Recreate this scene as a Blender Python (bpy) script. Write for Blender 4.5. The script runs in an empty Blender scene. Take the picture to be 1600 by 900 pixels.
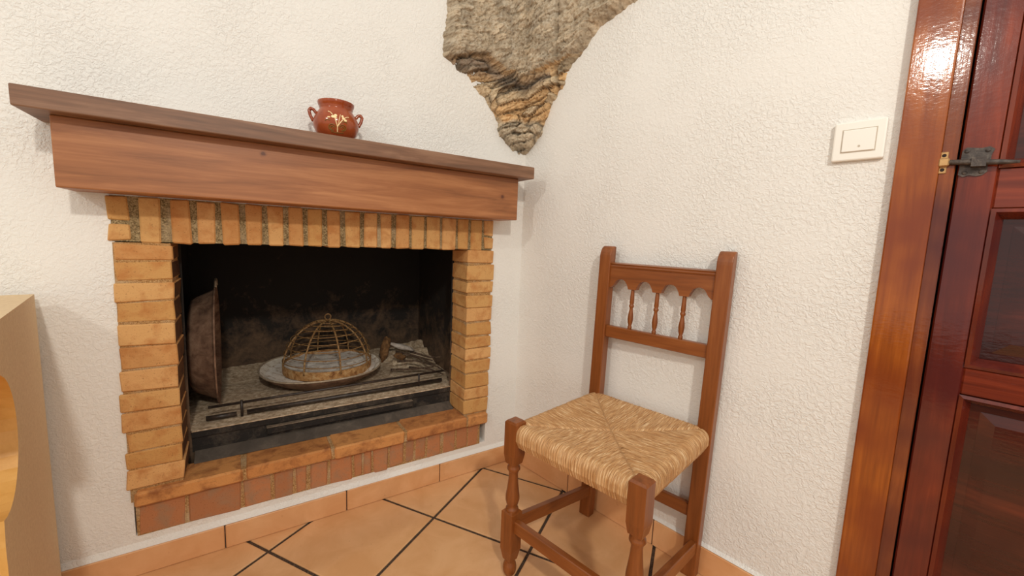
import bpy, bmesh, math, random
from mathutils import Vector, Matrix, noise
import numpy as np

random.seed(7)
S = bpy.context.scene
COL = S.collection
PI = math.pi

# ------------------------------------------------------------------ camera, world, lamps, exposure
F_PX, PITCH, ROLL, CAM_H = 640.767, 0.1168, -0.0401, 0.9
def cam_axes():
    cp, sp, cr, sr = math.cos(PITCH), math.sin(PITCH), math.cos(ROLL), math.sin(ROLL)
    fwd = Vector((0, cp, -sp)); down = Vector((0, -sp, -cp)); right = Vector((1, 0, 0))
    return cr * right + sr * down, -sr * right + cr * down, fwd
_r, _d, _f = cam_axes()
cam_data = bpy.data.cameras.new('camera')
cam_data.sensor_fit = 'HORIZONTAL'; cam_data.sensor_width = 36.0
cam_data.lens = F_PX * 36.0 / 1600.0
cam_data.clip_start = 0.02
cam = bpy.data.objects.new('camera', cam_data); COL.objects.link(cam)
m = Matrix((_r, -_d, -_f)).transposed().to_4x4(); m.translation = (0, 0, CAM_H)
cam.matrix_world = m
S.camera = cam

world = bpy.data.worlds.new('world'); S.world = world
world.use_nodes = True
bg = world.node_tree.nodes['Background']
bg.inputs[0].default_value = (1.0, 0.955, 0.89, 1); bg.inputs[1].default_value = 0.60

def lamp(name, loc, watts, radius, color):
    ld = bpy.data.lights.new(name, 'POINT'); ld.energy = watts; ld.shadow_soft_size = radius; ld.color = color
    o = bpy.data.objects.new(name, ld); COL.objects.link(o); o.location = loc
    return o
lamp('ceiling_lamp', (0.457, -0.983, 2.07), 66, 0.06, (1.0, 0.945, 0.85))
lamp('wall_lamp', (-1.52, -1.10, 2.22), 34, 0.045, (1.0, 0.945, 0.85))

S.view_settings.view_transform = 'Standard'
try: S.view_settings.look = 'None'
except Exception: pass
S.view_settings.gamma = 1.0
S.view_settings.use_curve_mapping = False
S.view_settings.exposure = 0.35

# ------------------------------------------------------------------ room frame
AL, AR = 0.5855, -0.8212                       # directions of the two walls
C = Vector((0.03074, 1.61366, 0.0))            # the corner
xL = Vector((math.cos(AL), math.sin(AL), 0)); yL = Vector((-math.sin(AL), math.cos(AL), 0))   # yL points into the wall
xR = Vector((math.cos(AR), math.sin(AR), 0)); yR = Vector((-math.sin(AR), math.cos(AR), 0))
Z = Vector((0, 0, 1))
def PL(u, z, out=0.0): return C - xL * u - yL * out + Z * z     # u metres left of the corner
def PR(u, z, out=0.0): return C + xR * u - yR * out + Z * z     # u metres right of the corner

# ------------------------------------------------------------------ materials
def srgb(r, g, b):
    f = lambda c: ((c / 255) / 12.92) if c / 255 <= 0.04045 else (((c / 255) + 0.055) / 1.055) ** 2.4
    return (f(r), f(g), f(b), 1)
class NT:
    def __init__(s, name):
        s.m = bpy.data.materials.new(name); s.m.use_nodes = True
        s.t = s.m.node_tree; s.n = s.t.nodes; s.b = s.n['Principled BSDF']
    def add(s, typ, **kw):
        n = s.n.new(typ)
        for k, v in kw.items():
            if k in n.inputs: n.inputs[k].default_value = v
            else: setattr(n, k, v)
        return n
    def link(s, a, b): s.t.links.new(a, b)
    def coords(s, scale=(1, 1, 1)):
        tc = s.add('ShaderNodeTexCoord'); mp = s.add('ShaderNodeMapping'); mp.inputs['Scale'].default_value = scale
        s.link(tc.outputs['Object'], mp.inputs['Vector']); return mp.outputs['Vector']
    def noise(s, vec, scale, detail=4, rough=0.55, dist=0.0):
        n = s.add('ShaderNodeTexNoise'); n.inputs['Scale'].default_value = scale; n.inputs['Detail'].default_value = detail
        n.inputs['Roughness'].default_value = rough; n.inputs['Distortion'].default_value = dist
        s.link(vec, n.inputs['Vector']); return n.outputs['Fac']
    def ramp(s, fac, stops):
        r = s.add('ShaderNodeValToRGB'); e = r.color_ramp.elements
        while len(e) < len(stops): e.new(0.5)
        for i, (p, c) in enumerate(stops): e[i].position = p; e[i].color = c
        s.link(fac, r.inputs['Fac']); return r.outputs['Color']
    def math(s, op, a, b=None):
        n = s.add('ShaderNodeMath', operation=op)
        for i, v in enumerate((a, b)):
            if v is None: continue
            if isinstance(v, (int, float)): n.inputs[i].default_value = v
            else: s.link(v, n.inputs[i])
        return n.outputs[0]
    def mix(s, fac, a, b, mode='MIX'):
        n = s.add('ShaderNodeMix', data_type='RGBA', blend_type=mode)
        for i, v in ((0, fac), (6, a), (7, b)):
            if isinstance(v, (int, float)): n.inputs[i].default_value = v
            elif isinstance(v, tuple): n.inputs[i].default_value = v
            else: s.link(v, n.inputs[i])
        return n.outputs[2]
    def bump(s, h, strength, dist):
        n = s.add('ShaderNodeBump'); n.inputs['Strength'].default_value = strength; n.inputs['Distance'].default_value = dist
        s.link(h, n.inputs['Height']); s.link(n.outputs[0], s.b.inputs['Normal']); s.link(n.outputs[0], s.b.inputs['Coat Normal'])
    def color(s, c):
        if isinstance(c, tuple): s.b.inputs['Base Color'].default_value = c
        else: s.link(c, s.b.inputs['Base Color'])
    def rough(s, v):
        if isinstance(v, (int, float)): s.b.inputs['Roughness'].default_value = v
        else: s.link(v, s.b.inputs['Roughness'])
    def random(s):
        return s.add('ShaderNodeObjectInfo').outputs['Random']

def mat_plain(name, c, rough=0.5, metal=0.0, bump=None):
    t = NT(name); t.color(c); t.rough(rough); t.b.inputs['Metallic'].default_value = metal
    if bump: t.bump(t.noise(t.coords(), bump[0], 4), bump[1], bump[2])
    return t.m

def mat_stucco():
    t = NT('white_stucco'); v = t.coords()
    a = t.noise(v, 105, 3, 0.55, 1.0); b = t.noise(v, 260, 3, 0.6, 0.4); c = t.noise(v, 3.5, 2)
    ra = t.ramp(a, [(0.40, (0, 0, 0, 1)), (0.62, (1, 1, 1, 1))])
    amp = t.ramp(c, [(0.36, (0.30, 0.30, 0.30, 1)), (0.62, (1, 1, 1, 1))])
    h = t.math('ADD', t.math('MULTIPLY', ra, amp), t.math('MULTIPLY', b, 0.4))
    t.bump(h, 0.55, 0.0026)
    t.color(t.mix(t.math('MULTIPLY', c, 0.5), (0.865, 0.85, 0.805, 1), (0.82, 0.795, 0.74, 1))); t.rough(0.75)
    return t.m

def mat_wood(name, dark, mid, light, axis, rough=0.35, scale=1.0, coat=0.0, tint=None):
    t = NT(name); sc = [14 * scale] * 3; sc[axis] = 1.3 * scale
    v = t.coords(tuple(sc))
    a = t.noise(v, 2.2, 6, 0.6, 0.8); sc2 = [120] * 3; sc2[axis] = 4
    v2 = t.coords(tuple(sc2)); b = t.noise(v2, 1.5, 3, 0.6)
    f = t.math('ADD', t.math('MULTIPLY', a, 0.75), t.math('MULTIPLY', b, 0.25))
    col = t.ramp(f, [(0.33, dark), (0.5, mid), (0.66, light)])
    if tint: col = t.mix(t.ramp(t.noise(t.coords(), 4.0, 3), [(0.45, (0, 0, 0, 1)), (0.65, (1, 1, 1, 1))]), col, tint)
    t.color(col); t.rough(rough)
    if coat:
        t.b.inputs['Specular IOR Level'].default_value = 0.15; t.b.inputs['Coat Weight'].default_value = coat + 0.3; t.b.inputs['Coat Roughness'].default_value = 0.09; chip = t.noise(t.coords((0.6, 0.6, 1.0)), 130, 3, 0.6)
        t.bump(t.math('ADD', t.math('MULTIPLY', b, 0.5), t.math('MULTIPLY', chip, 1.3)), 0.13, 0.0010)
    else: t.bump(b, 0.12, 0.0006)
    return t.m

def mat_brick(name, stops, stain, stain_amt=0.5):
    t = NT(name); v = t.coords()
    tc = t.add('ShaderNodeNewGeometry')
    wn = t.noise(tc.outputs['Position'], 24, 5, 0.6, 0.3); fine = t.noise(tc.outputs['Position'], 260, 3, 0.6)
    base = t.ramp(t.random(), stops)
    col = t.mix(t.math('MULTIPLY', t.ramp(wn, [(0.46, (0, 0, 0, 1)), (0.68, (1, 1, 1, 1))]), stain_amt), base, stain)
    col = t.mix(t.ramp(fine, [(0.28, (0.55, 0.55, 0.55, 1)), (0.40, (0, 0, 0, 1))]), col, srgb(120, 70, 30))
    t.color(col); t.rough(0.8)
    t.bump(t.math('ADD', t.math('MULTIPLY', wn, 1.0), t.math('MULTIPLY', fine, 0.45)), 0.55, 0.0035)
    return t.m

def mat_mortar(name, d, m_, l):
    t = NT(name); v = t.coords()
    a = t.noise(v, 330, 3, 0.7); b = t.noise(v, 14, 3)
    c1 = t.ramp(a, [(0.36, d), (0.52, m_), (0.68, l)])
    t.color(t.mix(t.ramp(b, [(0.5, (0, 0, 0, 1)), (0.7, (0.6, 0.6, 0.6, 1))]), c1, srgb(205, 186, 152))); t.rough(0.95)
    t.bump(a, 0.8, 0.003); return t.m

def mat_tile(name, a, b, rough):
    t = NT(name); g = t.add('ShaderNodeNewGeometry'); n1 = t.noise(g.outputs['Position'], 9, 5, 0.6, 0.6); n2 = t.noise(g.outputs['Position'], 75, 3)
    col = t.ramp(n1, [(0.36, a), (0.64, b)])
    col = t.mix(t.ramp(n2, [(0.68, (0, 0, 0, 1)), (0.78, (0.5, 0.5, 0.5, 1))]), col, srgb(176, 112, 66))
    col = t.mix(t.math('MULTIPLY', t.random(), 0.22), col, srgb(226, 170, 120))
    t.color(col); t.rough(rough); t.bump(n1, 0.1, 0.002); return t.m

def mat_soot(name, base, ash, lo, hi, zscale):
    # sooty metal with pale ash dust caught in blotches, thicker low down in the hearth
    t = NT(name); g = t.add('ShaderNodeNewGeometry')
    n1 = t.noise(g.outputs['Position'], 13, 6, 0.65, 0.5); n2 = t.noise(g.outputs['Position'], 90, 4, 0.7)
    sx = t.add('ShaderNodeSeparateXYZ'); t.link(g.outputs['Position'], sx.inputs[0])
    mr = t.add('ShaderNodeMapRange'); t.link(sx.outputs['Z'], mr.inputs[0])
    mr.inputs[1].default_value = 0.31; mr.inputs[2].default_value = zscale; mr.inputs[3].default_value = 0.22; mr.inputs[4].default_value = -0.12
    f = t.math('ADD', t.math('ADD', t.math('MULTIPLY', n1, 0.75), t.math('MULTIPLY', n2, 0.25)), mr.outputs[0])
    t.color(t.ramp(f, [(lo, base), (hi, ash)])); t.rough(0.85)
    t.bump(n2, 0.4, 0.003); return t.m

def mat_speckle(name, cols, scale, rough=0.9, bump=0.5, dist=0.004, extra=None):
    t = NT(name); g = t.add('ShaderNodeNewGeometry'); a = t.noise(g.outputs['Position'], scale, 6, 0.7, 0.4)
    n = len(cols); t.color(t.ramp(a, [(0.34 + 0.34 * i / (n - 1), c) for i, c in enumerate(cols)])); t.rough(rough)
    t.bump(a, bump, dist); return t.m

def mat_attr(name, rough, bump_scale, bump_s, dist, dark=0.55):
    t = NT(name); at = t.add('ShaderNodeAttribute'); at.attribute_name = 'Col'
    g = t.add('ShaderNodeNewGeometry'); a = t.noise(g.outputs['Position'], bump_scale, 5, 0.65, 0.3)
    t.color(t.mix(t.ramp(a, [(0.36, (1, 1, 1, 1)), (0.52, (0, 0, 0, 1))]), at.outputs['Color'], (dark, dark * 0.93, dark * 0.85, 1), 'MULTIPLY'))
    t.rough(rough); t.bump(a, bump_s, dist); return t.m

def mat_rush():
    t = NT('rush_straw'); at = t.add('ShaderNodeAttribute'); at.attribute_name = 'Col'
    uv = t.add('ShaderNodeUVMap'); mp = t.add('ShaderNodeMapping'); mp.inputs['Scale'].default_value = (520, 26, 1)
    t.link(uv.outputs[0], mp.inputs[0]); a = t.noise(mp.outputs[0], 1.0, 4, 0.6, 0.6)
    col = t.ramp(a, [(0.28, srgb(112, 66, 28)), (0.42, srgb(172, 116, 64)), (0.55, srgb(212, 162, 108)), (0.68, srgb(248, 220, 176))])
    t.color(t.mix(0.74, at.outputs['Color'], col)); t.rough(0.55); t.bump(a, 0.7, 0.002); return t.m
M = {}
M['stucco'] = mat_stucco()
M['tile'] = mat_tile('terracotta_tile', srgb(216, 164, 112), srgb(230, 182, 132), 0.34)
M['skirt'] = mat_tile('terracotta_skirting', srgb(216, 158, 106), srgb(230, 178, 128), 0.42)
M['grout'] = mat_speckle('dark_grout', [srgb(40, 30, 24), srgb(70, 54, 42), srgb(128, 104, 80)], 260)
M['brick'] = mat_brick('tan_brick', [(0.0, srgb(202, 152, 88)), (0.35, srgb(212, 164, 102)), (0.7, srgb(222, 172, 112)), (1.0, srgb(198, 142, 82))], srgb(184, 118, 58), 0.75)
M['brick_red'] = mat_brick('red_brick', [(0.0, srgb(172, 114, 74)), (0.5, srgb(190, 126, 82)), (1.0, srgb(168, 116, 82))], srgb(160, 126, 96), 0.85)
M['brick_sill'] = mat_brick('sill_brick', [(0.0, srgb(198, 134, 74)), (0.5, srgb(208, 146, 84)), (1.0, srgb(186, 120, 66))], srgb(138, 80, 42), 0.85)
M['mortar'] = mat_mortar('grey_mortar', srgb(92, 76, 50), srgb(150, 128, 88), srgb(196, 176, 136))
M['mortar_sandy'] = mat_mortar('sandy_mortar', srgb(132, 92, 50), srgb(186, 142, 88), srgb(206, 172, 124))
M['brick_soot_shade'] = mat_brick('sooty_shaded_brick', [(0.0, srgb(88, 56, 28)), (1.0, srgb(112, 72, 36))], srgb(46, 32, 22), 0.9)  # dark for soot and for the shade on the left reveal
M['mantel_beam'] = mat_wood('mantel_beam_wood', srgb(130, 80, 44), srgb(160, 102, 60), srgb(182, 124, 78), 0, 0.42)
def add_knots(m, pts):
    t = NT.__new__(NT); t.m = m; t.t = m.node_tree; t.n = t.t.nodes; t.b = t.n['Principled BSDF']
    src = t.b.inputs['Base Color'].links[0].from_socket
    tc = t.add('ShaderNodeTexCoord')
    for p, rad in pts:
        d = t.add('ShaderNodeVectorMath', operation='DISTANCE'); t.link(tc.outputs['Object'], d.inputs[0]); d.inputs[1].default_value = p
        k = t.math('ADD', t.math('DIVIDE', d.outputs['Value'], rad), t.math('MULTIPLY', t.math('SUBTRACT', t.noise(tc.outputs['Object'], 90, 2), 0.5), 0.8))
        f = t.ramp(k, [(0.30, (0.85, 0.85, 0.85, 1)), (0.55, (0.25, 0.25, 0.25, 1)), (1.0, (0, 0, 0, 1))])
        src = t.mix(f, src, srgb(84, 40, 20))
    t.link(src, t.b.inputs['Base Color'])
add_knots(M['mantel_beam'], [((0.500, -0.11, 0.075), 0.014), ((-0.20, -0.11, 0.118), 0.010)])
M['mantel_shelf'] = mat_wood('mantel_shelf_wood', srgb(94, 66, 48), srgb(126, 90, 66), srgb(152, 116, 90), 0, 0.5)
for i, a in enumerate('xyz'):
    M['chair_' + a] = mat_wood('chair_wood_' + a, srgb(108, 57, 21), srgb(135, 74, 30), srgb(153, 90, 42), i, 0.34)
M['casing'] = mat_wood('varnished_casing', srgb(108, 48, 8), srgb(152, 78, 18), srgb(178, 98, 28), 2, 0.30, 0.8, 0.6, srgb(124, 52, 14))
M['jamb'] = mat_wood('varnished_jamb', srgb(96, 42, 18), srgb(132, 66, 28), srgb(156, 86, 40), 2, 0.25, 0.8, 0.5, srgb(88, 36, 28))
M['door_v'] = mat_wood('door_wood_upright', srgb(76, 24, 10), srgb(112, 40, 20), srgb(140, 56, 28), 2, 0.26, 0.7, 0.55, srgb(80, 26, 24))
M['door_h'] = mat_wood('door_wood_across', srgb(74, 24, 12), srgb(112, 42, 22), srgb(138, 58, 32), 0, 0.26, 0.7, 0.55)
M['door_p'] = mat_wood('door_wood_panel', srgb(38, 10, 6), srgb(66, 20, 10), srgb(92, 34, 18), 0, 0.24, 0.6, 0.55, srgb(52, 18, 16))
M['switch'] = mat_plain('switch_plastic', srgb(244, 241, 232), 0.35)
M['switch_gap'] = mat_plain('switch_gap', srgb(196, 184, 166), 0.6)
M['iron'] = mat_speckle('old_iron', [srgb(44, 36, 32), srgb(72, 62, 56), srgb(104, 94, 84)], 90, 0.55, 0.4, 0.002)
M['brass'] = mat_plain('brass', srgb(190, 150, 100), 0.45, 0.6, (200, 0.2, 0.001))
M['hole'] = mat_plain('dark_hole', srgb(36, 22, 16), 0.8)
M['firebox'] = mat_soot('sooty_firebox', (0.012, 0.0085, 0.006, 1), srgb(136, 106, 78), 0.50, 0.96, 0.72)
M['black_metal'] = mat_soot('black_hearth_metal', (0.013, 0.010, 0.008, 1), srgb(104, 92, 78), 0.70, 1.2, 0.62)
M['dusty_metal'] = mat_speckle('dusty_hearth_strip', [srgb(74, 66, 58), srgb(86, 77, 68), srgb(112, 100, 88)], 14, 0.7, 0.15, 0.001)
M['ash'] = mat_speckle('ash', [srgb(146, 122, 94), srgb(190, 167, 138), srgb(226, 210, 184)], 70, 0.95, 0.4, 0.002)
M['pan_rust'] = mat_speckle('rusty_pan_metal', [srgb(84, 60, 46), srgb(124, 94, 74), srgb(150, 120, 98)], 30, 0.7, 0.3, 0.002)
M['dish'] = mat_speckle('ash_white_dish', [srgb(150, 120, 90), srgb(226, 214, 196), srgb(244, 236, 222), srgb(216, 196, 168)], 30, 0.85, 0.6, 0.004)
M['white_ash'] = mat_speckle('white_ash', [srgb(170, 140, 108), srgb(236, 226, 212), srgb(250, 245, 236), srgb(232, 216, 194)], 34, 0.9, 0.6, 0.004)
M['dish_rim'] = mat_speckle('dish_steel', [srgb(150, 130, 108), srgb(196, 178, 152)], 60, 0.5)
M['band_rust'] = mat_speckle('rust_band', [srgb(120, 72, 32), srgb(184, 138, 84), srgb(206, 176, 130)], 50, 0.85, 0.6, 0.003)
M['wire'] = mat_speckle('rusty_wire', [srgb(96, 64, 34), srgb(150, 112, 66), srgb(188, 160, 112)], 120, 0.6)
M['rod'] = mat_speckle('dull_steel_rod', [srgb(36, 28, 24), srgb(52, 43, 37), srgb(78, 66, 56)], 60, 0.42, 0.2, 0.001)
M['lip'] = mat_speckle('pale_lip_highlight', [srgb(96, 82, 68), srgb(128, 112, 94), srgb(150, 134, 114)], 60, 0.7, 0.2, 0.001)  # pale tone of the painted edge highlight
M['twig'] = mat_speckle('twig_bark', [srgb(48, 34, 26), srgb(86, 66, 50), srgb(120, 100, 80)], 80, 0.9)
M['char'] = mat_speckle('charred_wood', [srgb(60, 40, 24), srgb(120, 84, 48), srgb(150, 112, 70)], 50, 0.9)
M['paper_ash'] = mat_speckle('white_ash_flake', [srgb(170, 155, 140), srgb(220, 208, 196)], 40, 0.9)
M['pot'] = mat_speckle('glazed_terracotta', [srgb(138, 58, 24), srgb(156, 72, 34), srgb(168, 86, 46)], 14, 0.16, 0.05, 0.001)
M['pot_dark'] = mat_plain('glaze_groove', srgb(112, 40, 20), 0.2)
M['cream'] = mat_plain('cream_paint', srgb(250, 226, 172), 0.4)
M['olive'] = mat_plain('olive_paint', srgb(126, 96, 34), 0.4)
M['unit_side_shade'] = mat_speckle('shaded_unit_side', [srgb(212, 184, 144), srgb(220, 194, 154), srgb(228, 204, 166)], 160, 0.7, 0.2, 0.001)  # greyer than the golden edge: the side's shade is put into its colour
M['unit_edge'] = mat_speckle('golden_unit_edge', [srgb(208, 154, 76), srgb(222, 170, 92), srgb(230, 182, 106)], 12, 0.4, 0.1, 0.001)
M['rush'] = mat_rush()
M['rock'] = mat_attr('rock', 0.95, 120, 0.8, 0.005, 0.72)

# ------------------------------------------------------------------ mesh helpers
def mesh_obj(name, verts, faces, mat, parent=None, loc=(0, 0, 0), rotz=0.0, smooth=False, mesh=None):
    if mesh is None:
        mesh = bpy.data.meshes.new(name); mesh.from_pydata([tuple(v) for v in verts], [], faces); mesh.validate(); mesh.update()
        bm = bmesh.new(); bm.from_mesh(mesh); bmesh.ops.recalc_face_normals(bm, faces=bm.faces[:]); bm.to_mesh(mesh); bm.free()
        if mat: mesh.materials.append(mat)
        if smooth: mesh.shade_smooth()
    o = bpy.data.objects.new(name, mesh); COL.objects.link(o)
    o.location = loc; o.rotation_euler = (0, 0, rotz)
    if parent: o.parent = parent
    return o
def thing(name, label, cat, loc, rotz=0.0, group=None):
    o = bpy.data.objects.new(name, None); COL.objects.link(o); o.empty_display_size = 0.05
    o.location = loc; o.rotation_euler = (0, 0, rotz); tag(o, label, cat, group); return o
def tag(o, label=None, cat=None, group=None, kind=None):
    if label: o['label'] = label
    if cat: o['category'] = cat
    if group: o['group'] = group
    if kind: o['kind'] = kind
    return o
def bevel_box(x0, x1, y0, y1, z0, z1, b=0.003, seg=1, jit=0.0):
    bm = bmesh.new()
    vs = [bm.verts.new((x, y, z)) for x in (x0, x1) for y in (y0, y1) for z in (z0, z1)]
    for f in ((0, 1, 3, 2), (4, 6, 7, 5), (0, 4, 5, 1), (2, 3, 7, 6), (0, 2, 6, 4), (1, 5, 7, 3)): bm.faces.new([vs[i] for i in f])
    if jit:
        for v in vs: v.co += Vector((random.uniform(-jit, jit), random.uniform(-jit, jit) * 0.5, random.uniform(-jit, jit)))
    bmesh.ops.recalc_face_normals(bm, faces=bm.faces[:])
    if b > 0: bmesh.ops.bevel(bm, geom=bm.edges[:], offset=b, segments=seg, profile=0.5, affect='EDGES')
    bm.verts.index_update()
    V = [v.co.copy() for v in bm.verts]; Fc = [[v.index for v in f.verts] for f in bm.faces]; bm.free()
    return V, Fc
def box_obj(name, ext, mat, parent=None, loc=(0, 0, 0), rotz=0.0, b=0.003, seg=1, jit=0.0):
    V, Fc = bevel_box(*ext, b, seg, jit); return mesh_obj(name, V, Fc, mat, parent, loc, rotz)
def join(parts):
    V, Fc = [], []
    for v, f in parts:
        o = len(V); V += list(v); Fc += [[i + o for i in q] for q in f]
    return V, Fc
def lathe(prof, n=32, cx=0.0, cy=0.0):
    V, Fc = [], []
    for r, z in prof:
        for k in range(n):
            a = 2 * PI * k / n; V.append((cx + r * math.cos(a), cy + r * math.sin(a), z))
    for i in range(len(prof) - 1):
        for k in range(n):
            Fc.append([i * n + k, i * n + (k + 1) % n, (i + 1) * n + (k + 1) % n, (i + 1) * n + k])
    return V, Fc
def capped(vf, n, nrings):
    V, Fc = vf; Fc.append(list(range(n))[::-1]); Fc.append([(nrings - 1) * n + k for k in range(n)]); return V, Fc
def tube(pts, r, n=8, closed=False, radii=None):
    pts = [Vector(p) for p in pts]; V, Fc = [], []; N = len(pts); up = Vector((0.13, 0.21, 0.97)).normalized()
    for i, p in enumerate(pts):
        a = pts[(i - 1) % N] if (closed or i > 0) else p; b = pts[(i + 1) % N] if (closed or i < N - 1) else p
        t = (b - a).normalized(); s = t.cross(up)
        if s.length < 1e-3: s = t.cross(Vector((1, 0, 0)))
        s.normalize(); w = s.cross(t); rr = radii[i] if radii else r
        up = w
        for k in range(n):
            g = 2 * PI * k / n; V.append(p + s * (rr * math.cos(g)) + w * (rr * math.sin(g)))
    for i in range(N if closed else N - 1):
        j = (i + 1) % N
        for k in range(n): Fc.append([i * n + k, i * n + (k + 1) % n, j * n + (k + 1) % n, j * n + k])
    if not closed: Fc.append(list(range(n))[::-1]); Fc.append([(N - 1) * n + k for k in range(n)])
    return V, Fc
def prism(poly, y0, y1, axis='y'):
    # poly: list of (a, z); extruded along the remaining axis
    n = len(poly)
    mk = (lambda a, z, w: (a, w, z)) if axis == 'y' else (lambda a, z, w: (w, a, z))
    V = [mk(a, z, y0) for a, z in poly] + [mk(a, z, y1) for a, z in poly]
    Fc = [list(range(n)), list(range(n, 2 * n))[::-1]] + [[i, (i + 1) % n, n + (i + 1) % n, n + i] for i in range(n)]
    return V, Fc
def nz(x, y, z, s=1.0): return noise.noise(Vector((x * s, y * s, z * s)))
def fbm(x, y, z, s, o=4): return noise.fractal(Vector((x * s, y * s, z * s)), 1.0, 2.0, o)

# ------------------------------------------------------------------ walls
def holed_wall(name, x0, x1, z1, hx0, hx1, hz0, hz1, loc, rot):
    parts = [bevel_box(x0, hx0, 0, 0.12, 0, z1, 0), bevel_box(hx1, x1, 0, 0.12, 0, z1, 0), bevel_box(hx0, hx1, 0, 0.12, hz1, z1, 0)]
    if hz0 > 0: parts.append(bevel_box(hx0, hx1, 0, 0.12, 0, hz0, 0))
    V, Fc = join(parts); o = mesh_obj(name, V, Fc, M['stucco'], None, loc, rot); o['kind'] = 'structure'; return o
wall_l = holed_wall('wall_left', -3.2, 0.13, 2.5, -1.166, -0.138, 0.106, 0.966, C, AL)
wall_l['label'] = 'rough white plastered wall around the brick fireplace'
wall_r = holed_wall('wall_right', 0.0, 3.0, 2.5, 1.075, 1.955, 0.0, 2.04, C, AR)
wall_r['label'] = 'rough white plastered wall behind the wooden chair'

# ------------------------------------------------------------------ floor and its tiles
floor = mesh_obj('floor', *bevel_box(-4, 4, -3, 4, -0.08, -0.0035, 0), M['grout']); floor['kind'] = 'structure'; floor['label'] = 'terracotta tile floor laid diagonally with dark joints'
TA, TS = 1.1544, 0.3300
TO = Vector((-0.2471 * 0.9, 1.366 * 0.9, 0)); th_ = Vector((math.cos(TA), math.sin(TA), 0)); tg_ = Vector((-math.sin(TA), math.cos(TA), 0))
def clip(poly, p0, nrm):
    out = []
    for i in range(len(poly)):
        a, b = poly[i], poly[(i + 1) % len(poly)]; da, db = (a - p0).dot(nrm), (b - p0).dot(nrm)
        if da >= 0: out.append(a)
        if da * db < 0: out.append(a + (b - a) * (da / (da - db)))
    return out
GJ = 0.0046
def tile_mesh(poly):
    n = len(poly); cen = sum(poly, Vector()) / n; b = 0.0022
    ins = [p + (cen - p).normalized() * b * 1.4 for p in poly]
    V = [Vector((p.x, p.y, -0.0075)) for p in poly] + [Vector((p.x, p.y, -0.0015)) for p in poly] + [Vector((p.x, p.y, 0.0)) for p in ins]
    Fc = [list(range(n))[::-1], list(range(2 * n, 3 * n))]
    for i in range(n):
        j = (i + 1) % n; Fc.append([i, j, n + j, n + i]); Fc.append([n + i, n + j, 2 * n + j, 2 * n + i])
    return V, Fc
full_tile = None
for i in range(-9, 5):
    for j in range(-6, 6):
        o_ = TO + th_ * (TS * i) + tg_ * (TS * j)
        cen = o_ + th_ * (TS / 2) + tg_ * (TS / 2)
        if cen.y < -0.9 or cen.x < -2.0 or cen.x > 1.7: continue
        loc_poly = [th_ * a + tg_ * b for a, b in ((GJ, GJ), (TS - GJ, GJ), (TS - GJ, TS - GJ), (GJ, TS - GJ))]
        poly = [o_ + q for q in loc_poly]
        cl = clip(poly, PL(0, 0, 0.0), -yL)
        if len(cl) > 2: cl = clip(cl, PR(0, 0, 0.0), -yR)
        if len(cl) < 3: continue
        if len(cl) == 4 and all((a - b).length < 1e-6 for a, b in zip(cl, poly)):
            if full_tile is None:
                t = mesh_obj('floor_tile', *tile_mesh(loc_poly), M['tile'], floor, o_); full_tile = t.data
            else: t = mesh_obj('floor_tile', None, None, None, floor, o_, 0, False, full_tile)
        else:
            area = sum((cl[k] - cl[0]).cross(cl[(k + 1) % len(cl)] - cl[0]).z for k in range(len(cl))) / 2
            if abs(area) < 3e-4: continue
            c0 = sum(cl, Vector()) / len(cl)
            mesh_obj('floor_tile', *tile_mesh([q - c0 for q in cl]), M['tile'], floor, c0)

# ------------------------------------------------------------------ skirting tiles
def skirting(name, a, b, joints, loc, rot, first, SKH):
    base = box_obj(name, (a, b, -0.0065, 0.0, 0.0, SKH - 0.002), M['grout'], None, loc, rot, 0.0); base['kind'] = 'structure'
    base['label'] = 'low terracotta tile skirting along the ' + first
    js = [a] + sorted(joints) + [b]
    for k in range(len(js) - 1):
        ln = js[k + 1] - js[k] - 0.003
        V, Fc = bevel_box(0, ln, -0.0105, -0.001, 0.0005, SKH + random.uniform(-0.001, 0.001), 0.002)
        mesh_obj('skirting_tile', V, Fc, M['skirt'], base, (js[k] + 0.0015, 0, 0))
    return base
skirting('baseboard_left', -3.0, -0.012, [-0.33 - 0.325 * k for k in range(0, 8)], C, AL, 'fireplace wall', 0.070)
skirting('baseboard_right', 0.012, 1.056, [0.30, 0.63, 0.95], C, AR, 'wall behind the chair', 0.082)
# plaster fillet on top of the skirting, below the brick plinth
fl_ = prism([(-0.008, 0.0705), (0.001, 0.0705), (0.001, 0.088), (-0.003, 0.080)], -1.5, 0.0, 'x')
o = mesh_obj('trim_1', *fl_, M['stucco'], None, C, AL); o['kind'] = 'structure'; o['label'] = 'white plaster fillet above the skirting under the fireplace'
fl_ = prism([(-0.008, 0.0825), (0.001, 0.0825), (0.001, 0.092)], 0.0, 1.056, 'x')
o = mesh_obj('trim_2', *fl_, M['stucco'], None, C, AR); o['kind'] = 'structure'; o['label'] = 'white plaster fillet above the skirting behind the chair'

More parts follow.
